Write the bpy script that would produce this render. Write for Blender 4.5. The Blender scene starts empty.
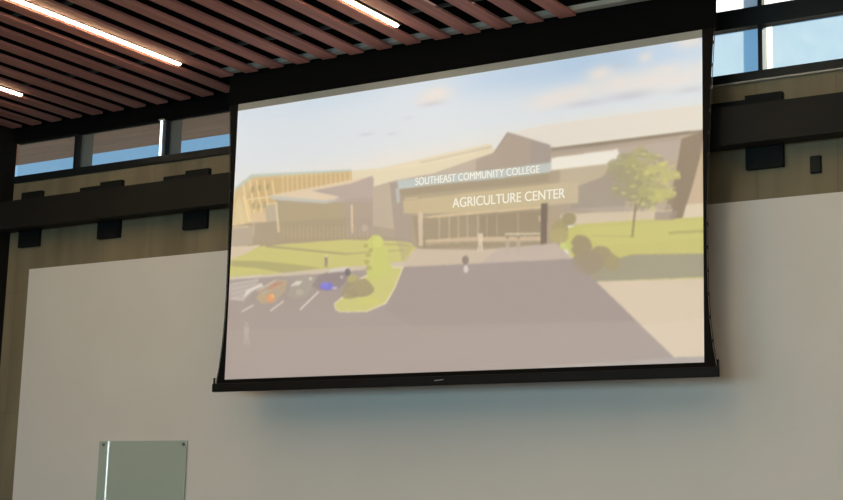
import bpy, bmesh, math, random
import numpy as np
from mathutils import Vector, Matrix

random.seed(7)
S = bpy.context.scene
COL = S.collection


# ------------------------------------------------------------------ helpers
def lin(c):
    return tuple((v / 255 / 12.92) if v / 255 <= .04045 else ((v / 255 + .055) / 1.055) ** 2.4 for v in c)


def mat(name, rgb, rough=.6, metal=0., noise=0., scale=4., bump=0., stretch=(1, 1, 1), spec=.5, emit=None, es=0.):
    m = bpy.data.materials.new(name)
    m.use_nodes = True
    nt = m.node_tree
    b = nt.nodes['Principled BSDF']
    b.inputs['Base Color'].default_value = (*rgb, 1)
    b.inputs['Roughness'].default_value = rough
    b.inputs['Metallic'].default_value = metal
    b.inputs['Specular IOR Level'].default_value = spec
    if emit:
        b.inputs['Emission Color'].default_value = (*emit, 1)
        b.inputs['Emission Strength'].default_value = es
    if noise or bump:
        tc = nt.nodes.new('ShaderNodeTexCoord')
        mp = nt.nodes.new('ShaderNodeMapping')
        mp.inputs['Scale'].default_value = stretch
        nz = nt.nodes.new('ShaderNodeTexNoise')
        nz.inputs['Scale'].default_value = scale
        nz.inputs['Detail'].default_value = 6
        nt.links.new(tc.outputs['Object'], mp.inputs['Vector'])
        nt.links.new(mp.outputs['Vector'], nz.inputs['Vector'])
        if noise:
            r = nt.nodes.new('ShaderNodeValToRGB')
            r.color_ramp.elements[0].position = .3
            r.color_ramp.elements[1].position = .7
            r.color_ramp.elements[0].color = (*[c * (1 - noise) for c in rgb], 1)
            r.color_ramp.elements[1].color = (*[min(1, c * (1 + noise)) for c in rgb], 1)
            nt.links.new(nz.outputs['Fac'], r.inputs['Fac'])
            nt.links.new(r.outputs['Color'], b.inputs['Base Color'])
        if bump:
            bp = nt.nodes.new('ShaderNodeBump')
            bp.inputs['Strength'].default_value = bump
            bp.inputs['Distance'].default_value = .01
            nt.links.new(nz.outputs['Fac'], bp.inputs['Height'])
            nt.links.new(bp.outputs['Normal'], b.inputs['Normal'])
    return m


def box(bm, x0, x1, y0, y1, z0, z1, bev=0.):
    r = bmesh.ops.create_cube(bm, size=1)
    vs = r['verts']
    for v in vs:
        v.co = Vector(((x0 + x1) / 2 + v.co.x * (x1 - x0), (y0 + y1) / 2 + v.co.y * (y1 - y0), (z0 + z1) / 2 + v.co.z * (z1 - z0)))
    if bev:
        es = list({e for v in vs for e in v.link_edges})
        bmesh.ops.bevel(bm, geom=es, offset=bev, segments=2, affect='EDGES', profile=.5)


def cyl(bm, p, axis, r, h, n=20, r2=None):
    m = Vector(axis).to_track_quat('Z', 'Y').to_matrix().to_4x4()
    m.translation = Vector(p)
    bmesh.ops.create_cone(bm, cap_ends=True, segments=n, radius1=r, radius2=r if r2 is None else r2, depth=h, matrix=m)


def prism(bm, pts, y0, y1):
    """outline in the x-z plane, extruded from y0 to y1"""
    a = [bm.verts.new((x, y0, z)) for x, z in pts]
    b = [bm.verts.new((x, y1, z)) for x, z in pts]
    n = len(pts)
    bm.faces.new(a)
    bm.faces.new(b[::-1])
    for i in range(n):
        bm.faces.new((a[i], b[i], b[(i + 1) % n], a[(i + 1) % n]))


def obj(name, bm, m, parent=None, smooth=False):
    me = bpy.data.meshes.new(name)
    bmesh.ops.recalc_face_normals(bm, faces=bm.faces[:])
    bm.to_mesh(me)
    bm.free()
    me.materials.append(m)
    if smooth:
        for p in me.polygons:
            p.use_smooth = True
    o = bpy.data.objects.new(name, me)
    COL.objects.link(o)
    if parent:
        o.parent = parent
        o.matrix_parent_inverse = Matrix.Translation(-parent.location)
    return o


def boxes(name, m, parent, *bs, bev=0.):
    bm = bmesh.new()
    for b in bs:
        box(bm, *b, bev=bev)
    return obj(name, bm, m, parent)


def tag(o, label=None, cat=None, group=None, kind=None):
    for k, v in (('label', label), ('category', cat), ('group', group), ('kind', kind)):
        if v:
            o[k] = v
    return o


def thing(name, loc, label=None, cat=None, group=None, kind=None):
    o = bpy.data.objects.new(name, None)
    o.empty_display_size = .1
    COL.objects.link(o)
    o.location = loc
    return tag(o, label, cat, group, kind)


# ------------------------------------------------------------------ materials
M_BLACK = mat('black_paint', (.0028, .0028, .0025), .9, spec=.06)
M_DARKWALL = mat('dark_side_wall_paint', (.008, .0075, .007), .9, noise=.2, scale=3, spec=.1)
M_FRAME = mat('dark_window_frame', (.008, .0095, .0105), .5, noise=.15, scale=9, spec=.25)
M_FIN = mat('grey_aluminium_fin', (.095, .086, .07), .5, noise=.1, scale=8)
M_BEAM = mat('dark_brown_steel', (.0105, .009, .007), .65, noise=.25, scale=2.5, stretch=(.4, 1, 1), spec=.2)
M_PLATE = mat('black_steel_plate', (.005, .005, .005), .7, noise=.2, scale=7, spec=.2)
M_WHITE = mat('off_white_wall_panel', (.68, .615, .565), .75, noise=.02, scale=1.3, bump=.04, spec=.25)
M_DECK = mat('black_deck', (.004, .004, .004), .9, noise=.2, scale=5, spec=.1)
M_FLOOR = mat('pale_floor', (.36, .315, .28), .8, noise=.1, scale=30)
M_FLOOR_DIM = mat('dark_carpet', (.11, .092, .082), .95, noise=.25, scale=30)
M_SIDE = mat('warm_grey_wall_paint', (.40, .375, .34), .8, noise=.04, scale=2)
M_TRIMGREY = mat('light_grey_metal', (.40, .36, .31), .5, noise=.06, scale=8)
M_FABRIC = mat('matte_white_screen_fabric', (.32, .311, .285), .9, noise=.02, scale=20, spec=.1)
M_BORDER = mat('black_screen_border', (.006, .0045, .0035), .85, noise=.15, scale=14, spec=.1)
M_BATTEN = mat('black_metal_bar', (.006, .005, .0045), .6, noise=.2, scale=8, spec=.15)
M_CORD = mat('black_tension_cord', (.01, .01, .01), .7)
M_MARK = mat('grey_maker_mark', (.16, .16, .15), .5)
M_CHROME = mat('dull_steel_standoff', (.22, .21, .20), .35, metal=.8)
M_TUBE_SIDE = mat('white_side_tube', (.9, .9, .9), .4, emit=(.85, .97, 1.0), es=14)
M_SOFFIT = mat('brown_timber_soffit', (.40, .245, .19), .7, noise=.15, scale=3, stretch=(.3, 6, 1))
M_RAIL = mat('dark_carrier_rail', (.03, .028, .024), .6, spec=.2)
M_LAMP = mat('lamp_diffuser', (.9, .85, .75), .4, emit=(1.0, .745, .44), es=55)
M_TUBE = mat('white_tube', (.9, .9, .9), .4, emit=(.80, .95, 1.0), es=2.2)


def slat_material():
    m = mat('red_brown_timber_slat', (.39, .16, .13), .6, noise=.22, scale=2.2, stretch=(7, .35, 7), bump=.05, spec=.2)
    return m


M_SLAT = slat_material()


def concrete_material():
    """tan board-formed wall: soft clouding and faint upright panel seams"""
    m = bpy.data.materials.new('tan_board_formed_wall')
    m.use_nodes = True
    nt = m.node_tree
    b = nt.nodes['Principled BSDF']
    b.inputs['Roughness'].default_value = .8
    b.inputs['Specular IOR Level'].default_value = .25
    tc = nt.nodes.new('ShaderNodeTexCoord')
    n1 = nt.nodes.new('ShaderNodeTexNoise')
    n1.inputs['Scale'].default_value = 1.6
    n1.inputs['Detail'].default_value = 5
    mp = nt.nodes.new('ShaderNodeMapping')
    mp.inputs['Scale'].default_value = (2.2, 1, .35)
    nt.links.new(tc.outputs['Object'], mp.inputs['Vector'])
    nt.links.new(mp.outputs['Vector'], n1.inputs['Vector'])
    r = nt.nodes.new('ShaderNodeValToRGB')
    r.color_ramp.elements[0].position = .3
    r.color_ramp.elements[1].position = .72
    r.color_ramp.elements[0].color = (.172, .132, .080, 1)
    r.color_ramp.elements[1].color = (.26, .202, .124, 1)
    nt.links.new(n1.outputs['Fac'], r.inputs['Fac'])
    br = nt.nodes.new('ShaderNodeTexBrick')
    br.offset = 0
    br.inputs['Scale'].default_value = 1
    br.inputs['Brick Width'].default_value = .61
    br.inputs['Row Height'].default_value = 1.22
    br.inputs['Mortar Size'].default_value = .004
    br.inputs['Color1'].default_value = (1, 1, 1, 1)
    br.inputs['Color2'].default_value = (.84, .86, .88, 1)
    br.inputs['Mortar'].default_value = (.8, .8, .8, 1)
    sep = nt.nodes.new('ShaderNodeSeparateXYZ')
    cmb = nt.nodes.new('ShaderNodeCombineXYZ')
    nt.links.new(tc.outputs['Object'], sep.inputs[0])
    nt.links.new(sep.outputs['X'], cmb.inputs['X'])
    nt.links.new(sep.outputs['Z'], cmb.inputs['Y'])
    nt.links.new(cmb.outputs[0], br.inputs['Vector'])
    mx = nt.nodes.new('ShaderNodeMixRGB')
    mx.blend_type = 'MULTIPLY'
    mx.inputs['Fac'].default_value = 1
    nt.links.new(r.outputs['Color'], mx.inputs['Color1'])
    nt.links.new(br.outputs['Color'], mx.inputs['Color2'])
    nt.links.new(mx.outputs['Color'], b.inputs['Base Color'])
    return m


M_CONC = concrete_material()


def dusty_glass(name, dust, tint, dustcol):
    m = bpy.data.materials.new(name)
    m.use_nodes = True
    nt = m.node_tree
    nt.nodes.remove(nt.nodes['Principled BSDF'])
    out = nt.nodes['Material Output']
    tr = nt.nodes.new('ShaderNodeBsdfTransparent')
    tr.inputs['Color'].default_value = (*tint, 1)
    tl = nt.nodes.new('ShaderNodeBsdfTranslucent')
    tl.inputs['Color'].default_value = (*dustcol, 1)
    nz = nt.nodes.new('ShaderNodeTexNoise')
    nz.inputs['Scale'].default_value = 9
    nz.inputs['Detail'].default_value = 8
    tc = nt.nodes.new('ShaderNodeTexCoord')
    nt.links.new(tc.outputs['Object'], nz.inputs['Vector'])
    mr = nt.nodes.new('ShaderNodeMapRange')
    mr.inputs['From Min'].default_value = .25
    mr.inputs['From Max'].default_value = .75
    mr.inputs['To Min'].default_value = dust * .88
    mr.inputs['To Max'].default_value = dust * 1.12
    nt.links.new(nz.outputs['Fac'], mr.inputs['Value'])
    mx = nt.nodes.new('ShaderNodeMixShader')
    nt.links.new(mr.outputs['Result'], mx.inputs['Fac'])
    nt.links.new(tr.outputs[0], mx.inputs[1])
    nt.links.new(tl.outputs[0], mx.inputs[2])
    nt.links.new(mx.outputs[0], out.inputs['Surface'])
    return m


M_GLASS = dusty_glass('dusty_window_glass', .13, (.88, .93, .97), (.85, .88, .74))
M_CLEAR = dusty_glass('hazy_window_glass', .55, (.95, .97, .98), (.95, .95, .93))


def board_material():
    m = mat('grey_green_backpainted_glass', (.43, .47, .40), .02, spec=.8)
    return m


M_BOARD = board_material()

# ------------------------------------------------------------------ room shell
XL, XR, YB, ZC = -5.62, 9.0, -15.0, 6.25
SILL = 4.82                      # top of the solid wall, underside of the window frame
boxes('floor', M_FLOOR, None, (.5, XR + .2, YB - .2, .2, -.1, 0))['kind'] = 'structure'
boxes('floor_carpet', M_FLOOR_DIM, None, (XL - .2, .5, YB - .2, .2, -.1, 0))['kind'] = 'structure'  # unseen floor made dark on this half, to cut bounce light on the slats
boxes('ceiling', M_DECK, None, (XL - .2, XR + .2, YB - .2, .2, ZC, ZC + .15))['kind'] = 'structure'
# front wall: solid up to the window sill, solid again above the low windows over the slatted half
boxes('wall_front', M_CONC, None, (XL - .2, XR + .2, 0, .2, 0, SILL),
      (6.12, XR + .2, 0, .2, SILL, ZC))['kind'] = 'structure'
tag(boxes('wall_front_upper', M_DECK, None, (XL - .2, 1.28, .0, .2, 5.40, ZC)), kind='structure')
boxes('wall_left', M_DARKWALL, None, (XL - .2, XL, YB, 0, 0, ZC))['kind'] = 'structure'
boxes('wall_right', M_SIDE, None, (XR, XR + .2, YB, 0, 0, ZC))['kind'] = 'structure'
boxes('wall_back', M_SIDE, None, (XL - .2, XR + .2, YB - .2, YB, 0, .9), (XL - .2, XR + .2, YB - .2, YB, 3.4, ZC),
      (XL - .2, -4.5, YB - .2, YB, .9, 3.4), (8, XR + .2, YB - .2, YB, .9, 3.4))['kind'] = 'structure'
# large smooth off-white lining on the lower wall
tag(boxes('wall_front_lining', M_WHITE, None, (-5.285, XR - .3, -.014, 0, .1, 3.895)), kind='structure')

# ------------------------------------------------------------------ ribbon windows under the ceiling
PZ0, PZ1 = 4.89, 5.25            # lower panes
mull = [2.485 - 1.2025 * k for k in range(7)][::-1] + [3.695, 4.905, 6.115]
tag(boxes('trim_1', M_FRAME, None, (XL, 6.12, -.03, .06, SILL, PZ0)), kind='structure')
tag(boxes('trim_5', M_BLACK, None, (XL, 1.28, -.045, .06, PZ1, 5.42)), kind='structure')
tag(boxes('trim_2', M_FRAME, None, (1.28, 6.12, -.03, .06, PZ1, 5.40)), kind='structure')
tag(boxes('trim_3', M_TRIMGREY, None, (1.9, 6.12, -.036, -.0005, SILL - .012, SILL - .0005)), kind='structure')
edges = [XL] + mull
for i in range(len(edges) - 1):
    a, b = edges[i], edges[i + 1]
    a0, b0 = a + (.0 if i == 0 else .0175), b - .0175
    w = thing('window_%d' % (i + 1), ((a + b) / 2, 0, PZ0), kind='structure')
    boxes('pane', M_GLASS, w, (a0, b0, .03, .036, PZ0, PZ1))
    boxes('mullion', M_FRAME, w, (b - .0175, b + .0175, -.028, .045, PZ0, PZ1))
    boxes('outside_fin', M_FIN, w, (b - .0175, b + .0175, .062, .20, PZ0 - .06, ZC if a >= 1.27 else 5.44))
    if a >= 1.27:
        boxes('upper_pane', M_CLEAR, w, (a0, b0, .03, .036, 5.40, ZC))
        boxes('upper_mullion', M_FRAME, w, (b - .0175, b + .0175, -.028, .045, 5.40, ZC))
# the roof overhang outside, over the slatted half of the room
tag(boxes('roof_overhang', M_SOFFIT, None, (XL - 1.5, .9, .2, 1.29, 5.45, 5.75)), kind='structure')

# bright line beside a mullion of the high windows, built as a glowing tube
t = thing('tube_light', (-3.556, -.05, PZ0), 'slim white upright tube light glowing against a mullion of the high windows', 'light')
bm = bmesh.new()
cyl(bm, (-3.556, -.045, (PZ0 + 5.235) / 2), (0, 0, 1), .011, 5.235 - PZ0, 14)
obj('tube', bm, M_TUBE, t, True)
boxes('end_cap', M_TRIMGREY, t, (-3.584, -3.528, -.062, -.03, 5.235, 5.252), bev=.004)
# unseen glowing tube on the dark side wall, added for the board's bright line
t = thing('tube_light', (XL, -1.665, .5), 'slim white upright tube light on the dark side wall, mirrored in the glass board', 'light')
bm = bmesh.new()
cyl(bm, (XL + .03, -1.665, 1.6), (0, 0, 1), .0065, 2.2, 14)
obj('tube', bm, M_TUBE_SIDE, t, True)
for z in (.49, 2.69):
    boxes('end_cap', M_TRIMGREY, t, (XL + .0005, XL + .05, -1.685, -1.645, z, z + .02), bev=.004)

# ------------------------------------------------------------------ dark beam on bracket plates
beam = thing('wall_beam', (0, 0, 4.28), 'dark brown steel beam running along the tan wall on black bracket plates', 'beam', kind='thing')
bm = bmesh.new()
box(bm, XL + .003, XR - .003, -.25, -.235, 4.28, 4.57)          # web
box(bm, XL + .003, XR - .003, -.235, -.10, 4.28, 4.295)         # flanges
box(bm, XL + .003, XR - .003, -.235, -.10, 4.555, 4.57)
obj('channel', bm, M_BEAM, beam)
for k in range(13):
    x = -5.30 + 1.1157 * k
    bm = bmesh.new()
    box(bm, x - .145, x + .145, -.05, -.001, 4.125, 4.70, bev=.004)
    box(bm, x - .02, x + .02, -.234, -.05, 4.30, 4.55)
    p = obj('bracket_plate', bm, M_PLATE, beam)
    for sx in (-.1, .1):
        bm = bmesh.new()
        cyl(bm, (x + sx, -.056, 4.17), (0, 1, 0), .014, .012, 6)
        obj('bolt', bm, M_PLATE, p).matrix_parent_inverse = Matrix.Identity(4)
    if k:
        boxes('clip', M_PLATE, beam, (x - .43, x - .147, -.04, -.001, 4.60, 4.672), bev=.003)  # plain low dark block left of each bracket plate but the first

# small dark electrical box on the tan wall
t = thing('wall_outlet', (2.89, 0, 4.05), 'small dark rectangular outlet box on the tan wall under the beam', 'outlet')
boxes('back_box', M_PLATE, t, (2.85, 2.932, -.025, -.001, 4.052, 4.182), bev=.004)
boxes('cover_plate', mat('brown_cover', (.012, .010, .008), .6, spec=.2), t, (2.858, 2.924, -.030, -.025, 4.066, 4.168), bev=.002)

# ------------------------------------------------------------------ slatted ceiling
ZS = 5.373
sl = thing('slatted_ceiling', (0, 0, ZS), kind='structure')
PITCH, EDGE = .287, .33
SX0, SX1 = -2.345, 2.345         # the screen's slot
k = -3
while True:
    xr = EDGE - PITCH * k
    xl = xr - .143
    if xl < XL + .01:
        break
    y1 = -.14 if xr < SX0 - .02 else -.545
    o = boxes('slat', M_SLAT, sl, (xl, xr, -14.5, y1, ZS, ZS + .024), bev=.002)
    k += 1
for y in (-1.15, -2.6, -4.2, -5.8, -7.4, -9., -10.6, -12.2, -13.8):
    boxes('carrier_rail', M_RAIL, sl, (XL + .05, 1.3, y - .01, y + .01, ZS + .0245, ZS + .05))
    for x in (-4.6, -1.9, .9):
        boxes('hanger', M_PLATE, sl, (x - .004, x + .004, y - .004, y + .004, ZS + .05, ZC))
tag(boxes('trim_4', M_BLACK, None, (XL, -2.36, -.135, -.002, 5.42, 5.52)), kind='structure')

# linear lamps set in the gaps between the slats
def lamp(xc, y0, y1, label):
    t = thing('linear_ceiling_light', (xc, (y0 + y1) / 2, ZS), label, 'ceiling light', 'linear lights in the slatted ceiling')
    boxes('housing', M_PLATE, t, (xc - .04, xc + .04, y0, y1, ZS + .002, ZS + .0225))
    bm = bmesh.new()
    n, r, rows = 8, .021, []
    ys = [(y1 - r * (1 - math.cos(q)), math.sin(q)) for q in (0.05, .5, 1.0, math.pi / 2)]
    ys += [(y0 + r * (1 - math.cos(q)), math.sin(q)) for q in (math.pi / 2, 1.0, .5, .05)]
    for y, s in ys:
        rows.append([bm.verts.new((xc + r * s * math.cos(math.pi + math.pi * j / n), y, ZS + .001 + .016 * s * math.sin(math.pi + math.pi * j / n))) for j in range(n + 1)])
    for a, b in zip(rows, rows[1:]):
        for j in range(n):
            bm.faces.new((a[j], a[j + 1], b[j + 1], b[j]))
    obj('diffuser', bm, M_LAMP, t, True)


lamp(-.175, -12.4, -1.0, 'glowing linear ceiling light ending above the middle of the projection screen')
lamp(-.175 - 8 * PITCH + .02, -12.4, -1.03, 'longest visible glowing linear ceiling light, halfway between the other two')
lamp(-.175 - 15 * PITCH, -12.4, -1.0, 'glowing linear ceiling light tip nearest the dark side wall')

for xc in (-.175 + 9 * PITCH, -.175 + 19 * PITCH):  # unseen lamps, added to brighten the right part of the front wall
    lamp(xc, -12.4, -1.0, 'linear ceiling light over the open part of the hall beyond the slats')

# ------------------------------------------------------------------ projection screen
Y = -.5
scr = thing('projection_screen', (0, Y, 2.53), 'large pull-down projection screen in black border showing a college building picture', 'projection screen')
ZB, ZT, HW = 2.638, 5.112, 2.213
# housing above the slats, with its light lip seen between the slat ends
boxes('case', M_BLACK, scr, (SX0, SX1, -.60, -.36, ZS + .065, ZS + .30), bev=.006)
boxes('slot_trim', M_TRIMGREY, scr, (SX0, SX1, -.61, -.535, ZS + .026, ZS + .0645))
# black masking drop above the picture
boxes('black_drop', M_BLACK, scr, (-2.325, 2.325, Y - .003, Y + .001, ZT, ZS + .06))
# white viewing fabric
fab = boxes('viewing_surface', M_FABRIC, scr, (-HW - .004, HW + .004, Y - .0015, Y + .0015, ZB - .004, ZT + .004))
boxes('backing', M_BLACK, scr, (-HW, HW, Y + .0018, Y + .004, ZB, ZT))
# black side borders with the inward curve of a tab-tensioned screen
prof = [(5.45, 2.322), (5.12, 2.306), (4.75, 2.282), (4.4, 2.262), (4.06, 2.249), (3.7, 2.240), (3.4, 2.238), (3.16, 2.243), (2.94, 2.256), (2.75, 2.278), (2.60, 2.306)]
for s in (-1, 1):
    bm = bmesh.new()
    pts = [(s * HW, 2.60), (s * HW, 5.12)] + [(s * w_, z_) for z_, w_ in prof[1:]]
    prism(bm, pts, Y - .0030, Y - .0005)
    obj('side_border', bm, M_BORDER, scr)
    cu = bpy.data.curves.new('tension_cord', 'CURVE')
    cu.dimensions = '3D'
    cu.bevel_depth = .003
    sp = cu.splines.new('POLY')
    sp.points.add(len(prof) - 1)
    for p_, (z_, w_) in zip(sp.points, prof):
        p_.co = (s * (w_ + .008), Y, z_, 1)
    tmp = bpy.data.objects.new('tmp', cu)
    COL.objects.link(tmp)
    dg = bpy.context.evaluated_depsgraph_get()
    me = bpy.data.meshes.new_from_object(tmp.evaluated_get(dg))
    bpy.data.objects.remove(tmp)
    me.materials.clear()
    me.materials.append(M_CORD)
    co = bpy.data.objects.new('tension_cord', me)
    COL.objects.link(co)
    co.parent = scr
    co.matrix_parent_inverse = Matrix.Translation(-scr.location)
    for j in range(14):
        bm = bmesh.new()
        z_ = 5.0 - j * .17
        w_ = np.interp(z_, [q[0] for q in prof][::-1], [q[1] for q in prof][::-1])
        box(bm, s * w_ - .004, s * w_ + .010, Y - .006, Y + .004, z_ - .012, z_ + .012)
        obj('cord_tab', bm, M_CORD, scr)
boxes('bottom_border', M_BORDER, scr, (-HW, HW, Y - .003, Y - .0005, 2.59, ZB))
bat = boxes('weight_bar', M_BATTEN, scr, (-2.338, 2.322, Y - .022, Y + .018, 2.532, 2.603), bev=.005)
for x in (-2.333, 2.313):
    boxes('cord_bracket', M_BATTEN, bat, (x - .004, x + .008, Y - .008, Y + .008, 2.603, 2.655))
bm = bmesh.new()
prism(bm, [(-.045, 2.563), (.02, 2.567), (.05, 2.574), (.022, 2.577), (-.045, 2.572)], Y - .0235, Y - .0222)
obj('maker_mark', bm, M_MARK, bat)

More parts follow.
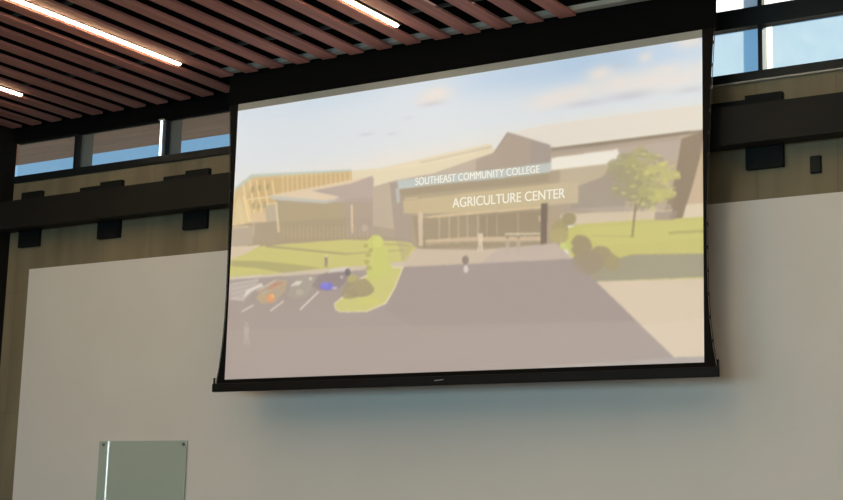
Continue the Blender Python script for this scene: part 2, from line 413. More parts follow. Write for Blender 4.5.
# ---- the projected picture: a colour per vertex of a fine grid
PIC = """176,200,222,72g1582 1068 336 88;
186,207,227,55g1221 1068 283 68;
208,220,228,50g508 1087 279 48;
192,212,233,50g1919 1075 142 49;
236,226,212,70g886 797 660 54;
240,228,205,60g1622 841 436 43;
233,226,218,100g1690 980 103 45;
233,226,218,100g1809 970 108 40;
233,226,218,100g1621 1026 61 33;
233,226,218,94g1466 959 125 38;
233,226,218,81g1544 971 106 33;
233,226,218,81g1918 962 98 32;
233,226,218,94g1955 1091 65 28;
233,226,218,81g1791 1059 29 24;
233,226,218,100g953 1043 75 35;
233,226,218,81g923 1024 70 26;
233,226,218,67g1407 945 82 25;
233,226,218,81g1864 1005 66 24;
233,226,218,67g1990 987 56 32;
200,197,201,60g1735 931 96 17;
200,197,201,50g1564 925 91 14;
200,197,201,50g932 1007 61 11;
200,197,201,50g642 924 41 6;
200,197,201,40g757 912 27 6;
200,197,201,30g827 966 26 6;
200,197,201,50g1954 922 63 13;
200,197,201,30g1697 1044 37 10;
230,221,206,100p1203 789 1255 853 1420 867 1698 866 2004 867 2003 771 1433 770;
232,222,207,50p1255 853 1420 863 2004 861 2003 819 1389 808;
229,216,184,100p569 788 708 784 1185 824 1211 791 975 742 783 708 582 712;
238,222,190,50p644 777 798 784 1102 811 1136 789 843 771;
196,179,156,60p888 783 1195 809 1193 815 886 788;
192,175,152,100p1433 774 2003 774 2001 465 1413 501;
158,141,118,100p1433 781 2003 779 2003 769 1434 765;
180,164,148,70p1433 770 1918 764 1911 754 1434 752;
238,231,216,100p1434 743 1688 747 1708 705 1658 700 1434 699;
191,175,160,100p1688 748 1922 753 1904 686 1773 683 1706 704;
198,182,154,100p1423 699 1658 699 1692 688 1624 652 1529 630 1490 602 1424 608;
176,161,144,100p1521 627 1624 652 1692 688 1736 687 1715 517 1510 546;
184,167,146,100p1424 608 1521 627 1510 543 1425 543;
158,140,118,100p1922 756 2003 774 1989 690 1960 591 1928 485 1846 488 1889 584 1911 692;
208,184,154,100p1992 700 2003 699 2001 519 1938 525 1963 597;
224,208,180,100p1938 528 2002 529 2001 478 1924 482;
214,197,170,100p1464 532 1625 532 1889 515 1874 482 1542 494;
196,180,162,60p1510 553 1718 545 1882 537 1889 515 1625 529;
184,168,144,100p-33 623 1471 589 1473 389 829 399 -23 475;
216,190,142,100p9 777 84 823 578 789 580 744 333 729 216 716 243 584 -20 589;
208,178,128,80p68 738 110 800 579 780 580 748 215 728 222 695 87 687;
231,205,158,80p242 809 249 733 255 732 249 808;
231,205,158,80p266 807 272 734 279 733 273 806;
231,205,158,80p290 805 296 734 302 734 296 804;
231,205,158,80p313 803 319 735 326 735 320 802;
231,205,158,80p337 801 343 736 349 736 343 800;
231,205,158,80p360 799 366 737 372 736 367 798;
231,205,158,80p384 797 389 738 395 737 390 796;
231,205,158,80p407 795 412 738 418 738 413 794;
231,205,158,80p430 793 435 739 441 739 436 792;
231,205,158,80p453 791 458 740 464 739 459 791;
231,205,158,80p476 789 480 741 487 740 482 789;
231,205,158,80p499 787 503 741 509 741 505 787;
231,205,158,80p521 785 526 742 532 742 527 785;
231,205,158,80p544 783 548 743 554 743 550 783;
231,205,158,80p566 781 570 744 576 743 573 781;
236,212,165,90p39 806 74 663 82 663 48 807;
236,212,165,90p75 803 109 660 118 660 84 803;
236,212,165,90p111 799 145 657 153 657 120 799;
236,212,165,90p150 795 183 653 191 654 158 795;
236,212,165,90p190 791 223 650 231 650 198 791;
238,216,170,90p47 739 85 629 95 630 58 740;
238,214,168,80p30 700 50 616 60 616 40 700;
236,208,150,70p62 721 93 628 108 629 77 722;
227,208,164,100p65 719 221 720 220 727 63 725;
227,208,164,80p97 691 223 692 221 698 96 697;
176,158,118,70p116 692 115 686 113 681 109 679 105 679 102 682 99 688 97 694 98 701 100 705 104 708 108 708 112 704 114 699;
176,158,118,70p141 688 141 682 138 677 135 674 131 675 127 678 124 683 123 690 124 696 126 701 129 704 133 703 137 700 140 695;
176,158,118,70p171 691 171 685 168 680 165 678 161 678 157 681 154 687 153 693 154 699 156 704 159 707 163 706 167 703 170 698;
176,158,118,70p107 759 106 753 104 748 100 745 96 746 92 749 90 754 88 761 89 767 91 772 95 775 99 774 103 771 105 766;
176,158,118,70p142 764 141 757 139 752 136 750 132 750 128 754 125 759 124 766 124 772 126 777 130 779 134 779 138 776 141 770;
176,158,118,70p182 764 182 757 179 753 176 750 172 750 168 754 165 759 164 766 165 772 167 777 170 779 174 779 178 776 181 770;
226,206,160,70p9 702 32 741 90 629 -22 618;
222,196,160,90p93 662 169 663 181 622 100 628;
196,181,158,90p162 688 217 691 236 617 176 622;
196,203,190,100p9 779 89 825 578 793 579 786 95 812 15 768;
179,162,136,100p-22 618 100 624 231 621 256 519 -21 516;
190,174,152,100p-22 614 106 612 111 538 -22 528;
222,200,168,80p10 610 87 608 85 615 9 617;
206,190,164,60p105 628 109 571 119 570 116 627;
184,167,136,100p211 712 456 673 685 663 691 508 251 531;
174,156,130,60p246 616 687 601 691 508 251 531;
227,206,176,100p190 730 381 740 580 752 681 757 685 671 480 675 216 712;
190,173,160,100p392 727 581 738 672 758 682 745 685 656 461 673 527 690;
198,194,184,100p190 730 215 722 461 682 550 684 461 669 216 708 186 719;
182,165,152,60p550 680 685 675 690 524 566 526;
228,208,170,100p215 699 234 576 243 576 224 699;
226,202,168,100p580 654 587 544 596 543 589 653;
208,186,152,55p260 595 262 550 267 550 264 594;
208,186,152,55p280 593 282 549 286 548 284 593;
208,186,152,55p299 591 302 547 306 547 304 591;
208,186,152,55p319 590 321 546 325 545 323 589;
208,186,152,55p338 588 341 544 345 544 343 588;
208,186,152,55p358 586 360 542 364 542 362 586;
208,186,152,55p377 585 379 541 384 541 382 584;
208,186,152,55p396 583 399 539 403 539 401 583;
208,186,152,55p416 582 418 538 422 538 420 581;
208,186,152,55p435 580 437 536 441 536 439 580;
208,186,152,55p454 578 456 535 460 534 458 578;
208,186,152,55p473 577 475 533 479 533 477 576;
208,186,152,55p492 575 494 532 498 531 496 575;
208,186,152,55p511 573 513 530 517 530 515 573;
208,186,152,55p530 572 532 529 536 528 534 572;
208,186,152,55p548 570 550 527 555 527 553 570;
208,186,152,55p567 569 569 526 573 525 571 568;
208,186,152,55p586 567 588 524 592 524 590 567;
208,186,152,55p604 566 606 523 610 522 609 565;
208,186,152,55p623 564 625 521 629 521 627 564;
208,186,152,55p641 563 643 520 647 519 645 562;
208,186,152,55p660 561 661 518 665 518 664 561;
208,186,152,55p678 559 680 517 684 517 682 559;
206,190,172,60p662 557 661 550 657 545 652 543 646 543 640 547 636 552 634 559 635 566 639 571 644 573 651 573 656 569 660 564;
182,165,140,100p783 693 1470 697 1473 411 863 449 800 477;
196,180,158,100p679 714 787 731 817 498 686 532;
176,160,140,70p684 563 807 537 813 483 687 509;
198,182,162,100p755 724 791 730 941 738 1136 777 1211 791 1260 793 1262 675 801 691;
182,165,146,100p1128 771 1204 789 1258 857 1431 789 1434 715 1130 703;
170,157,147,70p1349 816 1431 787 1434 719 1351 717;
160,143,128,70p1207 787 1261 855 1255 859 1201 790;
166,150,140,70p1257 854 1430 786 1432 791 1259 859;
178,162,146,100p755 722 796 722 821 639 822 597 858 586 862 468 791 478;
194,198,190,100p787 727 976 729 1229 726 1434 728 1431 692 1229 691 977 696 797 693;
191,199,195,60p787 727 880 729 881 696 797 695;
194,200,194,80p781 700 799 699 803 641 790 642;
174,157,130,100p799 693 977 694 1229 691 1431 692 1421 641 1148 649 821 645;
192,175,144,60p820 666 1147 664 1423 659 1421 641 1148 649 821 647;
204,186,148,100p818 647 1147 651 1423 651 1540 649 1541 572 1401 574 1149 571 822 599;
228,200,160,90p825 650 883 650 882 655 825 654;
204,188,162,50p1423 651 1540 649 1541 572 1424 575;
172,155,128,100p858 586 1149 571 1397 569 1399 431 888 459;
160,143,118,60p1150 557 1397 556 1398 452 1160 464;
216,194,158,100p893 579 1149 577 1397 573 1397 565 1149 568 946 571;
206,184,154,90p975 572 978 489 983 489 981 571;
206,184,154,90p1018 570 1020 487 1026 486 1024 569;
206,184,154,90p1056 568 1059 485 1064 484 1062 568;
206,184,154,90p1094 567 1097 483 1102 482 1100 566;
206,184,154,90p1138 565 1140 480 1146 480 1144 564;
206,184,154,55p1176 563 1178 478 1183 478 1181 562;
206,184,154,55p1217 561 1219 476 1224 476 1222 561;
206,184,154,55p1302 557 1304 472 1309 471 1308 557;
212,190,160,90p905 491 1110 486 1398 466 1398 449 1143 465 897 473;
168,151,126,70p914 475 1144 465 1143 469 914 480;
170,153,128,70p897 457 1144 429 1144 434 897 463;
212,192,164,100p884 599 906 597 910 468 892 470;
160,142,118,80p911 498 912 446 922 445 920 498;
142,125,104,100p1396 582 1424 583 1420 425 1397 427;
224,206,180,80p1388 539 1389 517 1394 517 1394 539;
208,190,168,100p880 463 915 457 1144 436 1399 434 1457 437 1524 375 1154 384 820 394 829 414;
194,178,168,60p1234 436 1457 437 1524 375 1154 384 1194 414;
207,199,130,100p-20 503 157 526 557 521 790 497 857 484 880 463 824 411 713 411 445 414 154 406 -14 409;
218,200,172,100p-22 536 156 531 87 503 -18 479;
182,172,124,85p-19 481 160 466 348 437 445 418 277 410 132 440 -17 458;
172,157,124,80p176 521 393 487 394 494 177 529;
172,157,124,80p393 487 564 461 565 467 394 494;
176,161,126,60p565 461 827 457 827 462 564 467;
176,161,124,60p737 486 853 474 853 479 737 492;
178,162,134,35p790 497 871 471 837 429 820 415 809 461;
210,195,174,100p-14 413 163 409 445 414 713 413 828 418 829 393 713 396 493 387 278 386 -12 384;
177,162,153,100p-50 399 -14 401 277 398 493 395 740 398 820 396 1154 384 1524 377 1611 292 1894 21 2019 20 2018 -19 -43 -24;
170,155,148,55p820 396 1524 377 1611 292 1774 143 907 156 728 255;
183,169,158,50p-47 200 1774 150 1894 21 2019 20 2018 -19 -43 -24;
168,152,140,40g305 324 284 55;
222,203,178,100p1611 291 1810 290 2000 284 1998 17 1894 23;
228,212,188,45p1774 133 1999 145 1998 17 1894 23;
190,179,170,80p1827 19 2019 22 2018 -19 1401 -6 1401 8;
205,197,126,100p1472 475 1542 497 1773 491 2001 482 2000 277 1611 291 1512 387;
212,205,132,35p1549 482 2001 471 2001 411 1626 413;
172,163,139,100p1641 356 1744 375 2000 359 2000 282 1611 291 1524 375 1588 402;
176,166,108,70p1875 434 2001 430 2001 439 1874 443;
184,174,110,60p1595 450 1751 434 1752 438 1595 454;
176,162,118,95p1504 486 1503 475 1493 468 1485 462 1473 459 1460 465 1450 471 1442 481 1442 491 1441 502 1451 511 1459 516 1472 519 1484 512 1495 506 1500 498;
170,155,118,95p1535 516 1532 507 1526 502 1518 498 1507 495 1495 501 1487 505 1480 512 1478 521 1481 529 1486 536 1495 539 1506 540 1517 538 1527 532 1533 524;
186,172,124,95p1505 458 1501 448 1495 439 1483 435 1469 434 1455 437 1442 443 1436 453 1433 464 1437 475 1445 483 1455 487 1468 487 1483 487 1494 480 1503 468;
168,153,122,95p1596 415 1593 400 1585 387 1569 381 1554 379 1538 382 1525 392 1516 407 1509 422 1516 436 1525 449 1536 458 1553 457 1570 452 1583 442 1590 431;
170,155,124,95p1676 375 1670 361 1662 352 1646 342 1630 341 1612 348 1600 356 1590 367 1582 382 1590 394 1599 407 1613 413 1629 413 1648 408 1661 399 1668 387;
168,153,128,95p1639 356 1633 340 1622 326 1605 319 1581 316 1556 322 1538 333 1523 348 1520 365 1521 381 1540 392 1556 400 1580 404 1605 396 1622 387 1632 374;
174,160,122,95p1698 352 1697 342 1693 332 1682 328 1671 326 1660 328 1648 336 1641 345 1642 356 1642 367 1651 376 1658 380 1671 384 1682 377 1692 371 1700 363;
172,157,148,60p1473 382 1524 375 1611 291 1589 294 1474 368;
204,206,122,80p1523 421 1521 415 1513 411 1502 409 1490 410 1479 413 1472 419 1469 425 1472 431 1479 436 1490 437 1502 436 1513 433 1520 427;
184,175,124,80p1798 628 1793 615 1781 611 1761 612 1747 627 1752 640 1766 648 1783 652 1802 639;
184,175,124,80p1760 713 1764 703 1746 699 1728 700 1720 711 1720 723 1732 728 1745 733 1757 725;
198,191,124,80p1905 567 1899 558 1885 555 1872 553 1867 566 1861 576 1870 583 1885 586 1900 576;
198,191,124,80p1825 659 1821 646 1813 633 1800 644 1788 656 1795 671 1798 682 1814 677 1827 674;
172,163,128,80p1747 711 1742 703 1730 695 1713 705 1709 711 1708 721 1716 729 1729 728 1744 724;
198,191,124,80p1824 572 1825 561 1810 562 1797 561 1788 571 1788 580 1797 586 1809 584 1825 582;
172,163,128,80p1771 614 1765 602 1750 592 1731 596 1726 611 1716 626 1734 635 1749 639 1763 631;
184,175,124,80p1846 573 1833 559 1819 554 1799 560 1790 572 1785 587 1798 594 1820 600 1830 592;
198,191,124,80p1835 643 1822 632 1811 629 1790 632 1774 641 1771 656 1790 661 1810 670 1831 654;
172,163,128,80p1786 618 1777 609 1756 600 1729 612 1727 618 1719 630 1736 638 1755 639 1774 630;
184,175,124,80p1792 651 1783 644 1773 641 1758 645 1746 652 1747 661 1759 666 1772 670 1785 662;
172,163,128,80p1808 550 1802 539 1787 530 1768 532 1759 548 1761 561 1771 570 1786 572 1799 563;
184,175,124,80p1780 676 1764 664 1749 667 1727 671 1715 677 1721 688 1727 697 1750 696 1771 687;
184,175,124,80p1894 572 1887 564 1875 562 1862 562 1857 572 1851 582 1861 590 1874 590 1884 580;
172,163,128,80p1760 602 1758 591 1742 588 1725 593 1712 603 1712 613 1724 621 1743 619 1757 614;
172,163,128,80p1713 672 1714 660 1698 659 1684 657 1675 670 1674 683 1686 693 1698 693 1715 683;
184,175,124,80p1803 679 1797 666 1782 662 1763 665 1752 679 1755 690 1764 700 1782 699 1793 691;
172,163,128,80p1840 552 1829 535 1821 534 1807 531 1800 548 1804 561 1809 577 1821 573 1834 564;
172,163,128,80p1761 658 1758 645 1746 637 1731 638 1724 654 1726 669 1734 684 1746 684 1762 672;
184,175,124,80p1825 578 1818 568 1801 564 1783 570 1771 578 1779 587 1787 594 1802 595 1818 588;
172,163,128,80p1746 652 1746 644 1730 638 1716 642 1699 651 1702 662 1714 669 1729 666 1746 662;
184,175,124,80p1865 598 1862 587 1844 583 1827 590 1812 599 1818 608 1830 614 1846 613 1861 606;
198,191,124,80p1918 630 1921 619 1901 618 1884 619 1869 628 1870 640 1879 650 1902 651 1918 640;
198,191,124,80p1885 568 1884 557 1860 547 1838 551 1830 565 1830 581 1842 591 1860 592 1874 584;
172,163,128,80p1767 678 1763 662 1752 655 1739 662 1728 674 1722 689 1739 702 1752 699 1766 691;
172,163,128,80p1742 662 1737 647 1717 637 1703 642 1693 658 1689 677 1703 689 1718 683 1735 676;
184,175,124,80p1806 723 1790 715 1780 704 1762 711 1748 722 1749 737 1765 747 1781 749 1792 734;
172,163,128,80p1766 589 1759 577 1750 567 1739 571 1733 586 1727 600 1738 613 1750 614 1762 601;
172,163,128,80p1770 589 1764 578 1748 570 1728 577 1719 586 1721 600 1730 608 1748 609 1759 603;
172,163,128,80p1708 694 1701 683 1686 674 1667 680 1653 694 1652 705 1671 714 1685 712 1701 704;
172,163,128,80p1741 598 1736 587 1725 580 1712 584 1704 595 1703 607 1711 617 1726 615 1737 609;
172,163,128,80p1730 700 1726 684 1710 684 1695 683 1684 696 1685 714 1690 728 1712 730 1731 712;
172,163,128,80p1739 637 1732 622 1720 622 1702 626 1680 637 1685 652 1702 662 1719 662 1736 649;
198,191,124,80p1877 661 1864 643 1853 636 1833 646 1821 658 1829 674 1832 687 1854 682 1868 677;
172,163,128,80p1704 668 1694 658 1680 653 1660 658 1643 669 1650 680 1658 692 1679 687 1698 681;
184,175,124,80p1820 595 1816 581 1802 578 1784 583 1768 594 1775 608 1786 616 1804 620 1823 612;
184,175,124,80p1844 629 1838 622 1819 614 1801 619 1787 630 1793 640 1805 648 1820 646 1834 641;
198,191,124,80p1880 627 1881 611 1868 604 1854 608 1845 622 1842 638 1852 653 1869 646 1880 639;
198,191,124,80p1845 565 1838 553 1825 544 1812 546 1804 560 1799 577 1813 590 1824 585 1839 578;
184,175,124,80p1792 567 1794 556 1779 548 1767 557 1754 566 1751 576 1763 587 1780 589 1791 578;
172,163,128,80p1715 603 1702 588 1689 586 1673 587 1662 601 1657 616 1672 623 1689 632 1703 617;
198,191,124,80p1858 565 1855 549 1845 542 1834 550 1827 559 1824 578 1831 588 1846 589 1859 583;
184,175,124,80p1818 585 1809 571 1794 566 1776 575 1769 585 1761 597 1776 608 1796 604 1811 601;
184,175,124,80p1768 689 1757 674 1743 669 1721 676 1711 687 1706 705 1724 710 1743 719 1766 700;
172,163,128,80p1771 573 1762 560 1743 556 1722 561 1710 571 1706 586 1723 593 1742 593 1763 586;
184,175,124,80p1841 699 1828 689 1815 684 1797 690 1788 698 1790 711 1796 723 1815 720 1834 713;
214,207,136,55p1867 672 1862 669 1850 670 1842 673 1840 677 1850 677 1859 676;
214,207,136,55p1847 623 1841 619 1833 620 1823 623 1822 627 1833 630 1845 627;
168,158,120,55p1750 562 1747 557 1736 559 1726 562 1726 568 1735 573 1745 570;
168,158,120,55p1897 592 1896 589 1883 589 1876 592 1873 597 1884 599 1893 596;
168,158,120,55p1824 705 1825 701 1813 700 1807 705 1804 709 1812 710 1825 708;
168,158,120,55p1779 626 1779 618 1769 620 1760 625 1762 631 1769 633 1777 630;
168,158,120,55p1692 614 1687 611 1682 610 1677 612 1679 617 1682 618 1688 618;
168,158,120,55p1702 596 1699 592 1690 589 1681 596 1681 602 1690 606 1701 600;
168,158,120,55p1771 580 1767 574 1760 574 1751 580 1752 585 1760 586 1769 585;
168,158,120,55p1826 576 1825 572 1817 571 1810 575 1807 580 1817 581 1824 581;
214,207,136,55p1808 651 1803 647 1795 646 1786 651 1791 656 1795 659 1804 657;
168,158,120,55p1783 712 1774 711 1763 709 1753 713 1748 718 1761 718 1774 717;
214,207,136,55p1869 622 1869 620 1860 618 1855 621 1856 625 1861 626 1868 626;
214,207,136,55p1765 668 1761 665 1757 666 1751 668 1752 671 1757 674 1762 672;
168,158,120,55p1833 681 1832 677 1824 679 1819 680 1818 685 1824 687 1831 684;
168,158,120,55p1744 622 1743 618 1734 618 1730 622 1729 626 1734 628 1741 627;
168,158,120,55p1808 681 1807 679 1800 678 1794 681 1795 684 1800 686 1806 684;
168,158,120,55p1821 639 1818 634 1813 631 1807 638 1808 644 1813 648 1818 645;
168,158,120,55p1709 633 1705 630 1698 629 1692 632 1695 636 1698 639 1703 637;
214,207,136,55p1887 662 1885 659 1879 658 1876 661 1876 665 1879 667 1886 667;
168,158,120,55p1784 525 1784 520 1778 518 1776 523 1776 529 1779 533 1783 530;
168,158,120,55p1787 617 1778 612 1765 611 1755 618 1753 624 1765 626 1775 625;
168,158,120,55p1817 624 1815 620 1805 621 1791 624 1794 629 1804 632 1817 627;
168,158,120,55p1790 638 1785 632 1775 635 1768 637 1761 643 1775 648 1785 645;
214,207,136,55p1796 718 1792 715 1785 714 1776 719 1774 722 1784 722 1795 721;
168,158,120,55p1774 607 1770 603 1764 600 1759 606 1758 613 1765 615 1772 613;
168,158,120,55p1804 579 1803 576 1794 577 1786 579 1787 582 1793 583 1804 581;
214,207,136,55p1790 546 1788 542 1782 540 1777 545 1780 550 1782 551 1788 552;
168,158,120,55p1781 656 1776 651 1770 651 1767 655 1766 660 1770 664 1777 661;
168,158,120,55p1703 653 1703 650 1695 647 1686 653 1686 657 1694 658 1702 656;
168,158,120,55p1760 638 1759 634 1752 632 1749 636 1750 641 1752 646 1760 643;
168,158,120,55p1787 727 1780 722 1775 724 1770 727 1767 731 1775 735 1781 732;
168,158,120,55p1758 583 1752 580 1740 579 1732 584 1731 588 1740 588 1753 587;
214,207,136,55p1735 661 1735 657 1729 657 1724 659 1721 665 1727 667 1734 666;
214,207,136,55p1819 524 1818 519 1809 518 1804 523 1800 527 1809 531 1816 528;
214,207,136,55p1784 671 1780 667 1771 666 1767 669 1765 675 1772 677 1780 676;
214,207,136,55p1822 629 1819 626 1815 624 1811 628 1812 633 1816 635 1820 633;
214,207,136,55p1881 650 1882 645 1875 645 1872 649 1872 653 1876 657 1882 654;
168,158,120,55p1765 611 1760 607 1754 606 1746 610 1748 615 1754 619 1760 616;
214,207,136,55p1763 573 1760 569 1747 569 1737 574 1737 579 1748 579 1760 579;
168,158,120,55p1898 578 1898 574 1889 574 1880 579 1880 582 1889 583 1896 581;
168,158,120,55p1747 678 1740 673 1732 673 1728 677 1727 683 1732 686 1742 684;
168,158,120,55p1780 673 1776 667 1769 669 1764 671 1765 678 1768 680 1774 681;
168,158,120,55p1853 698 1845 694 1834 696 1824 698 1828 704 1833 704 1845 704;
214,207,136,55p1773 552 1769 546 1762 546 1755 550 1753 556 1762 559 1769 558;
214,207,136,55p1837 590 1834 586 1829 584 1825 589 1824 593 1829 594 1833 594;
214,207,136,55p1710 694 1705 692 1695 690 1684 695 1680 700 1694 699 1706 697;
168,158,120,55p1800 707 1794 705 1786 703 1775 708 1774 712 1786 714 1796 713;
168,158,120,55p1714 665 1707 662 1694 665 1680 667 1680 670 1693 672 1703 670;
214,207,136,55p1800 542 1795 540 1784 538 1776 542 1775 547 1784 548 1792 547;
168,158,120,55p1852 643 1848 641 1836 640 1830 642 1830 648 1836 651 1845 648;
214,207,136,55p1826 532 1826 528 1817 527 1812 531 1811 536 1818 540 1824 537;
214,207,136,55p1884 595 1880 590 1871 593 1868 595 1864 599 1871 604 1881 599;
168,158,120,55p1704 691 1702 685 1698 687 1692 689 1694 695 1697 698 1701 696;
214,207,136,55p1764 637 1762 632 1756 633 1753 635 1752 642 1756 646 1762 644;
168,158,120,55p1806 726 1798 722 1789 723 1780 726 1778 731 1789 733 1797 730;
214,207,136,55p1753 681 1754 676 1745 678 1742 680 1738 685 1746 687 1753 685;
214,207,136,55p1876 681 1874 674 1865 675 1861 680 1856 687 1865 688 1872 687;
168,158,120,55p1704 584 1705 577 1694 577 1690 583 1689 588 1695 591 1702 591;
168,158,120,55p1801 560 1795 554 1784 556 1779 560 1772 566 1783 571 1795 568;
168,158,120,55p1684 643 1681 640 1673 639 1661 643 1660 647 1673 647 1683 646;
168,158,120,55p1790 676 1788 673 1779 673 1774 676 1774 679 1778 682 1787 680;
214,207,136,55p1724 588 1717 584 1708 585 1704 589 1698 593 1709 596 1717 593;
214,207,136,55p1835 523 1832 519 1821 520 1811 523 1817 526 1821 528 1832 527;
168,158,120,55p1747 546 1747 541 1738 540 1732 545 1734 549 1738 552 1749 549;
214,207,136,55p1825 592 1819 589 1810 591 1805 592 1798 596 1811 596 1820 595;
214,207,136,55p1904 589 1898 586 1890 587 1885 588 1880 593 1889 594 1898 592;
214,207,136,55p1765 609 1757 607 1747 604 1734 609 1735 614 1746 617 1758 613;
168,158,120,55p1737 645 1731 642 1723 640 1718 645 1717 650 1722 654 1736 649;
168,158,120,55p1710 631 1706 628 1701 628 1698 631 1695 635 1701 636 1705 635;
168,158,120,55p1811 532 1807 528 1796 530 1784 533 1789 536 1796 537 1808 535;
214,207,136,55p1867 675 1863 671 1853 668 1847 673 1845 681 1853 685 1862 682;
214,207,136,55p1874 608 1863 605 1854 606 1845 608 1847 612 1854 613 1867 612;
168,158,120,55p1761 653 1758 647 1751 647 1747 651 1748 659 1752 662 1756 658;
168,158,120,55p1805 608 1802 605 1798 604 1794 606 1794 611 1798 615 1802 615;
214,207,136,55p1854 706 1848 703 1834 704 1828 706 1828 710 1835 712 1846 709;
168,158,120,55p1864 691 1859 687 1852 688 1848 691 1848 696 1853 701 1858 696;
214,207,136,55p1892 583 1888 581 1876 580 1866 584 1871 587 1878 588 1887 587;
168,158,120,55p1766 560 1764 557 1758 555 1754 559 1755 563 1758 566 1762 565;
214,207,136,55p1874 607 1871 604 1865 604 1862 606 1863 610 1865 611 1871 609;
168,158,120,55p1856 689 1852 684 1844 686 1836 689 1839 695 1843 697 1852 694;
168,158,120,55p1885 553 1881 547 1871 550 1858 552 1861 559 1871 559 1881 559;
168,158,120,55p1817 552 1812 549 1804 549 1794 553 1796 555 1802 558 1813 556;
168,158,120,55p1772 571 1770 566 1766 566 1763 570 1760 576 1766 576 1770 575;
214,207,136,55p1917 632 1917 629 1904 626 1895 632 1896 638 1904 640 1916 637;
214,207,136,55p1846 569 1843 564 1838 564 1834 569 1834 573 1838 574 1842 574;
214,207,136,55p1899 664 1895 661 1890 662 1885 663 1886 669 1891 669 1897 668;
214,207,136,55p1903 574 1903 568 1888 570 1878 574 1878 580 1889 582 1899 580;
214,207,136,55p1691 610 1687 606 1678 606 1667 610 1670 615 1678 614 1691 613;
168,158,120,55p1713 681 1712 677 1703 677 1694 681 1698 684 1703 687 1714 683;
150,133,98,100p1754 552 1741 436 1747 434 1760 551;
150,133,102,70p1761 526 1783 566 1779 568 1757 528;
172,155,140,80p1828 514 1910 510 1896 481 1824 487;
228,216,184,100p517 276 525 252 549 241 672 236 757 262 794 317 829 395 740 405 624 363 562 306;
209,202,132,100p522 274 530 256 551 245 670 241 750 267 788 319 821 392 740 401 633 359 572 302;
170,156,124,90p701 324 698 309 676 298 657 295 631 294 604 299 586 308 562 318 560 333 568 345 577 356 603 366 629 363 657 363 676 352 687 339;
170,155,124,80p627 306 629 296 612 292 590 289 570 292 556 300 551 310 552 320 569 325 589 327 608 322 624 316;
212,206,120,50p736 273 731 267 716 262 695 261 671 262 649 266 633 272 628 279 633 285 648 290 669 292 694 290 715 286 731 280;
190,182,118,80p622 367 617 358 606 354 589 352 577 361 564 371 574 381 586 382 603 383 622 375;
206,205,124,95p738 489 737 476 724 462 710 461 694 462 676 469 664 480 659 495 663 509 675 519 690 528 708 527 724 518 734 504;
206,205,124,95p761 453 754 441 745 429 731 426 713 427 698 433 686 444 681 459 684 471 694 483 710 484 728 484 744 480 757 467;
206,205,124,95p757 419 754 405 745 395 728 387 710 389 692 395 678 409 676 425 681 439 689 450 707 457 725 453 743 446 750 435;
206,205,124,95p747 382 741 368 731 360 716 354 698 353 679 364 670 374 660 388 670 401 677 409 695 413 713 412 731 406 741 395;
206,205,124,95p778 395 772 381 766 370 749 365 733 371 720 376 712 386 706 400 710 413 717 424 732 428 748 426 762 420 770 409;
213,214,130,70p732 497 730 488 724 480 715 476 705 477 696 482 689 491 687 501 689 511 695 518 704 522 714 521 723 516 730 508;
182,176,108,80p666 487 668 482 656 481 647 482 646 489 645 494 655 497 665 494;
182,176,108,80p682 451 678 445 666 445 655 448 655 453 658 457 666 460 675 458;
182,176,108,80p673 425 675 420 663 415 655 421 653 427 650 434 662 436 675 432;
182,176,108,80p690 470 688 466 679 460 670 464 669 472 671 479 679 479 690 477;
182,176,108,80p690 401 682 394 673 396 665 398 656 403 661 408 672 413 684 407;
214,205,194,70p13 400 164 406 163 413 11 407;
214,205,194,70p14 379 150 389 148 396 12 386;
214,205,194,70p16 359 136 373 134 379 13 366;
214,205,194,70p17 339 123 356 120 363 14 346;
214,205,194,70p19 319 109 339 105 346 15 325;
198,186,174,70p-12 380 134 391 165 373 88 318 7 318;
226,218,206,90p73 319 91 354 165 377 176 365 117 348;
216,208,198,70p16 322 83 310 84 318 17 330;
190,172,146,90p139 319 166 357 239 388 293 381 285 342 239 297 170 293;
198,175,136,70p208 315 206 308 198 303 186 301 173 301 161 305 152 311 149 318 151 325 159 330 171 333 184 332 196 328 205 322;
196,140,112,60p187 348 234 377 279 374 226 346;
214,204,190,70p144 344 236 382 232 387 140 349;
208,196,182,50p169 331 285 367 282 372 166 335;
228,160,112,90p233 313 232 306 226 300 219 297 210 297 202 301 196 308 193 316 195 323 200 329 208 332 217 332 225 328 231 321;
236,186,130,80p233 321 232 317 229 314 225 312 221 312 217 315 214 318 213 323 214 327 216 330 220 332 224 332 228 329 231 326;
190,162,112,40p284 362 283 357 279 353 273 351 267 351 261 354 257 358 255 364 256 369 260 373 266 375 272 374 278 371 282 367;
178,168,152,90p296 318 313 364 360 392 427 388 424 357 383 309 326 304;
224,216,204,95p306 356 332 373 366 374 352 358;
216,206,190,90p413 379 413 376 410 374 406 373 402 374 398 375 395 378 394 380 395 383 398 385 401 386 406 386 410 384 412 382;
208,200,180,40p373 329 371 324 366 320 359 318 350 319 342 321 336 326 334 331 336 336 341 340 349 342 357 341 365 338 371 334;
156,142,138,85p410 350 437 387 493 403 567 410 591 393 569 355 524 324 449 332;
216,208,196,90p484 396 502 412 585 416 567 398;
140,132,208,95p514 343 511 337 502 332 489 329 475 330 461 334 452 340 448 348 451 355 460 360 473 362 488 361 501 357 510 351;
150,146,225,70p490 349 489 345 484 342 476 340 468 341 460 343 455 347 453 351 454 355 459 358 467 360 475 359 483 357 488 353;
205,196,220,80p533 335 532 332 528 330 522 329 516 330 511 331 507 334 505 336 506 339 510 341 516 342 522 341 528 340 532 337;
112,96,110,60p591 393 590 386 586 381 581 378 574 379 569 382 565 388 563 394 564 401 568 406 573 409 579 408 585 405 589 399;
214,206,206,80p557 375 557 373 555 371 552 371 548 371 545 372 543 374 542 376 543 379 545 381 548 381 551 381 554 380 556 378;
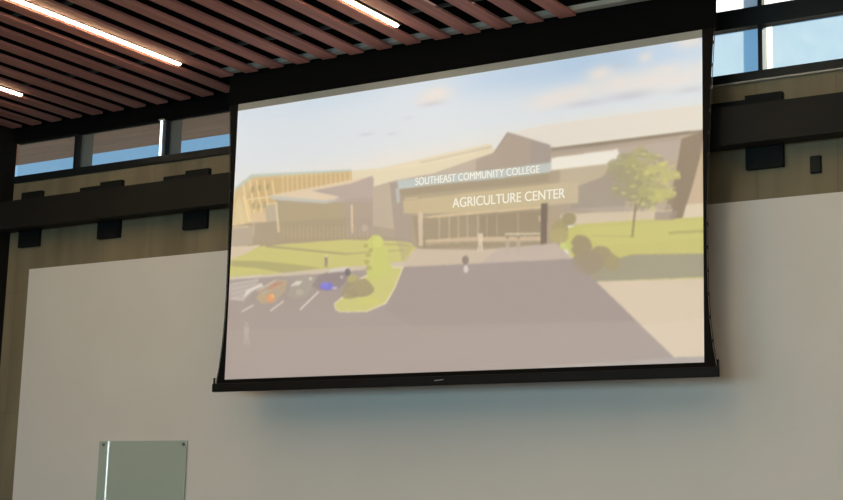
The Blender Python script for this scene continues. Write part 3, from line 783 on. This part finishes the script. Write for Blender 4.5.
224,214,200,100p73 266 132 289 128 294 69 271;
224,214,200,100p216 261 280 297 276 302 211 266;
228,218,206,100p362 259 447 324 442 329 357 264;
170,151,126,90p1161 505 1159 499 1153 497 1147 500 1145 506 1147 512 1153 514 1159 511;
226,208,184,90p1141 497 1165 495 1163 463 1165 430 1157 431 1154 459 1150 432 1143 432 1145 464;
226,216,204,90p478 463 477 459 474 458 470 460 468 463 470 467 473 468 477 466;
150,136,128,90p466 458 481 457 480 438 482 419 477 420 475 436 473 420 468 420 469 439;
150,133,120,90p1107 402 1106 395 1102 389 1096 386 1090 387 1084 390 1080 396 1079 404 1080 411 1084 416 1089 419 1096 419 1101 415 1106 409;
226,214,204,90p1107 369 1106 362 1103 358 1099 355 1094 355 1089 358 1086 364 1085 370 1086 377 1089 381 1093 384 1098 384 1102 380 1105 375;
227,214,186,100p1254 482 1394 473 1394 478 1254 488;
170,151,126,85p1271 472 1269 467 1264 466 1260 468 1258 473 1259 477 1264 479 1269 476;
196,180,158,85p1255 465 1274 463 1272 438 1274 411 1268 412 1265 435 1262 412 1256 413 1258 439;
170,151,126,85p1315 468 1313 464 1309 462 1304 464 1302 469 1304 473 1309 475 1313 473;
196,180,158,85p1299 461 1318 460 1316 434 1318 408 1312 409 1309 431 1306 409 1300 409 1302 435;
196,180,170,60p109 218 107 212 100 209 93 212 89 219 92 225 99 227 106 224;
206,190,176,60p86 208 114 207 113 172 118 137 108 137 102 168 99 138 90 138 91 173"""
TXT = [('SOUTHEAST COMMUNITY COLLEGE', [0.4348, 0.6375, 0.6945, 0.6323, 0.4344, 0.664, 0.6942, 0.6575]), ('AGRICULTURE CENTER', [0.5165, 0.5459, 0.7452, 0.5404, 0.516, 0.5794, 0.745, 0.5723])]
IZ0, IZ1, IW = 2.638, 5.05, 2.215
NX, NZ, SS = 560, 306, 2


def raster():
    W, H = NX * SS, NZ * SS
    uu = (np.arange(W) + .5) / W * 2000
    vv = (np.arange(H) + .5) / H * 1100
    U, V = np.meshgrid(uu, vv)
    img = np.empty((H, W, 3))
    t = np.clip((V - 560) / 540, 0, 1)[..., None]
    img[:] = np.array((231, 228, 220)) * (1 - t) + np.array((219, 226, 231)) * t
    for ln in PIC.replace('\n', '').split(';'):
        kpos = ln.find('g') if 'g' in ln else ln.find('p')
        r, g, b, a = map(int, ln[:kpos].split(','))
        q = list(map(int, ln[kpos + 1:].split()))
        c = np.array((r, g, b), float)
        a /= 100
        if ln[kpos] == 'g':
            al = a * np.exp(-.5 * (((U - q[0]) / (q[2] * .62)) ** 2 + ((V - q[1]) / (q[3] * .62)) ** 2))
            img += (c - img) * al[..., None]
            continue
        xs, ys = q[0::2], q[1::2]
        i0, i1 = np.searchsorted(uu, (min(xs), max(xs)))
        j0, j1 = np.searchsorted(vv, (min(ys), max(ys)))
        if i1 <= i0 or j1 <= j0:
            continue
        su, sv = U[j0:j1, i0:i1], V[j0:j1, i0:i1]
        ins = np.zeros(su.shape, bool)
        n = len(xs)
        for i in range(n):
            x0, y0, x1, y1 = xs[i], ys[i], xs[(i + 1) % n], ys[(i + 1) % n]
            if y0 == y1:
                continue
            ins ^= ((y0 > sv) != (y1 > sv)) & (su < (x1 - x0) * (sv - y0) / (y1 - y0) + x0)
        sub = img[j0:j1, i0:i1]
        sub[ins] += (c - sub[ins]) * a
    img = img.reshape(NZ, SS, NX, SS, 3).mean((1, 3))
    for _ in range(1):
        p = np.pad(img, ((1, 1), (0, 0), (0, 0)), 'edge')
        img = (p[:-2] + 2 * p[1:-1] + p[2:]) / 4
        p = np.pad(img, ((0, 0), (1, 1), (0, 0)), 'edge')
        img = (p[:, :-2] + 2 * p[:, 1:-1] + p[:, 2:]) / 4
    s = img / 255
    return np.where(s <= .04045, s / 12.92, ((s + .055) / 1.055) ** 2.4)


# what the room's light already returns from the white fabric, top and bottom of the picture
AMB0, AMB1 = np.array((0.235, 0.213, 0.155)), np.array((0.207, 0.196, 0.155))
AMB = AMB0 * .5 + AMB1 * .5
img = np.clip(raster() - (AMB1 + (AMB0 - AMB1) * np.linspace(0, 1, NZ)[:, None, None] ** 2), 0, 1) * 1
gx, gz = np.meshgrid(np.linspace(-IW, IW, NX), np.linspace(IZ0, IZ1, NZ))
co = np.stack([gx, np.full_like(gx, Y - .0024), gz], -1).reshape(-1, 3).astype(np.float32)
ii = (np.arange(NZ - 1)[:, None] * NX + np.arange(NX - 1)[None]).ravel()
fc = np.stack([ii, ii + 1, ii + NX + 1, ii + NX], -1)
me = bpy.data.meshes.new('projected_picture')
me.from_pydata(co.tolist(), [], fc.tolist())
ca = me.color_attributes.new('picture', 'FLOAT_COLOR', 'POINT')
ca.data.foreach_set('color', np.concatenate([img.reshape(-1, 3), np.ones((NX * NZ, 1))], 1).astype(np.float32).ravel())
mp_ = mat('projected_light', (.32, .311, .285), .9, spec=.1)
nt = mp_.node_tree
at = nt.nodes.new('ShaderNodeAttribute')
at.attribute_name = 'picture'
nt.links.new(at.outputs['Color'], nt.nodes['Principled BSDF'].inputs['Emission Color'])
nt.nodes['Principled BSDF'].inputs['Emission Strength'].default_value = 1
me.materials.append(mp_)
pic = bpy.data.objects.new('projected_picture', me)
COL.objects.link(pic)
pic.parent = fab
pic['label'] = 'projected picture of a college building with a lawn and parked cars'

# ---- the two lines of lettering in the picture
mt = mat('projected_lettering', (.32, .311, .285), .9, spec=.1, emit=tuple(np.clip(np.array(lin((243, 238, 222))) - AMB, 0, 1)), es=1)
for s, q in TXT:
    cu = bpy.data.curves.new('lettering', 'FONT')
    cu.body = s
    cu.size = 1
    cu.space_character = 1.0
    tmp = bpy.data.objects.new('tmp', cu)
    COL.objects.link(tmp)
    dg = bpy.context.evaluated_depsgraph_get()
    me = bpy.data.meshes.new_from_object(tmp.evaluated_get(dg))
    bpy.data.objects.remove(tmp)
    xs = [v.co.x for v in me.vertices]
    ys = [v.co.y for v in me.vertices]
    x0, x1, y0, y1 = min(xs), max(xs), min(ys), max(ys)
    for v in me.vertices:
        a, b = (v.co.x - x0) / (x1 - x0), (v.co.y - y0) / (y1 - y0)
        u = (q[0] * (1 - a) + q[2] * a) * (1 - b) + (q[4] * (1 - a) + q[6] * a) * b
        w = (q[1] * (1 - a) + q[3] * a) * (1 - b) + (q[5] * (1 - a) + q[7] * a) * b
        v.co = (-IW + 2 * IW * u, Y - .0034, IZ0 + (IZ1 - IZ0) * w)
    bm = bmesh.new()
    for sh in (0, (q[2] - q[0]) * 2 * IW / len(s) * .06):      # a second pass, shifted, for a bolder stroke
        n0 = len(bm.verts)
        bm.from_mesh(me)
        bm.verts.ensure_lookup_table()
        for v in bm.verts[n0:]:
            v.co.x += sh
            v.co.y -= sh * .02
    bm.to_mesh(me)
    bm.free()
    me.materials.clear()
    me.materials.append(mt)
    lo = bpy.data.objects.new('lettering', me)
    COL.objects.link(lo)
    lo.parent = fab
for o in [c for c in fab.children]:
    o.matrix_parent_inverse = Matrix.Translation(-scr.location)
    o.matrix_parent_inverse = Matrix.Identity(4)
fab.matrix_parent_inverse = Matrix.Translation(-scr.location)

# ------------------------------------------------------------------ glass writing board
t = thing('glass_board', (-3.57, -.03, .95), 'grey green glass writing board on standoffs on the off-white wall', 'glass board')
boxes('glass_panel', M_BOARD, t, (-4.12, -3.02, -.040, -.032, .95, 2.145), bev=.0015)
for x in (-4.12 + .06, -3.02 - .035):
    for z in (2.145 - .035, .95 + .035):
        bm = bmesh.new()
        cyl(bm, (x, -.027, z), (0, 1, 0), .012, .026, 18)
        cyl(bm, (x, -.043, z), (0, 1, 0), .016, .008, 18)
        obj('standoff', bm, M_CHROME, t, False)

# ------------------------------------------------------------------ light
S.world = bpy.data.worlds.new('sky')
S.world.use_nodes = True
nt = S.world.node_tree
bg = nt.nodes['Background']
tc = nt.nodes.new('ShaderNodeTexCoord')
sp = nt.nodes.new('ShaderNodeSeparateXYZ')
nt.links.new(tc.outputs['Generated'], sp.inputs[0])
rp = nt.nodes.new('ShaderNodeValToRGB')
mr = nt.nodes.new('ShaderNodeMapRange')
mr.inputs['From Min'].default_value = -1
nt.links.new(sp.outputs['Z'], mr.inputs['Value'])
nt.links.new(mr.outputs['Result'], rp.inputs['Fac'])
e = rp.color_ramp.elements
e[0].position, e[0].color = 0, (.30, .26, .21, 1)
e[1].position, e[1].color = 1, (.10, .26, .55, 1)
for p_, c_ in ((.485, (.34, .30, .25)), (.50, (.75, .85, .92)), (.56, (.34, .58, .78)), (.66, (.19, .43, .68))):
    x = e.new(p_)
    x.color = (*c_, 1)
nt.links.new(rp.outputs['Color'], bg.inputs['Color'])
bg.inputs['Strength'].default_value = 1.0

sd = bpy.data.lights.new('sun', 'SUN')
sd.energy = 9.5
sd.angle = .0093
sd.color = (1, .93, .80)
so = bpy.data.objects.new('sun', sd)
so.rotation_euler = Vector((-.585, -.715, -.38)).to_track_quat('-Z', 'Y').to_euler()
so.location = (8, 10, 14)
COL.objects.link(so)

# unseen back window and area light, added as cool fill for the front wall
bp = thing('window_11', (1.75, YB, .9), kind='structure')
boxes('window_frame', M_FRAME, bp, (-4.5, 8, YB - .12, YB - .06, .9, .96), (-4.5, 8, YB - .12, YB - .06, 3.34, 3.4),
      *[(x - .03, x + .03, YB - .12, YB - .06, .96, 3.34) for x in (-4.47, -2, .5, 3, 5.5, 7.97)])
ad = bpy.data.lights.new('window_daylight', 'AREA')
ad.shape = 'RECTANGLE'
ad.size, ad.size_y = 12.4, 2.4
ad.energy = 660
ad.color = (.48, .85, 1.0)
ao = bpy.data.objects.new('window_daylight', ad)
ao.location = (1.75, YB + .01, 2.15)
ao.rotation_euler = (math.radians(90), 0, 0)
COL.objects.link(ao)

# ------------------------------------------------------------------ camera
cd = bpy.data.cameras.new('camera')
cd.sensor_width = 36
cd.lens = 64.5276
cd.clip_end = 200
cam = bpy.data.objects.new('camera', cd)
cam.matrix_world = Matrix([[0.841307, 0.073691, 0.535511, 6.340295], [0.539894, -0.163608, -0.82568, -10.604166], [0.026768, 0.983769, -0.17743, 1.461762], [0.0, 0.0, 0.0, 1.0]])
COL.objects.link(cam)
S.camera = cam

vs = S.view_settings
vs.view_transform = 'Standard'
vs.look = 'None'
vs.exposure = 0
vs.gamma = 1
vs.use_curve_mapping = False
S.cycles.max_bounces = 8
S.cycles.transparent_max_bounces = 12
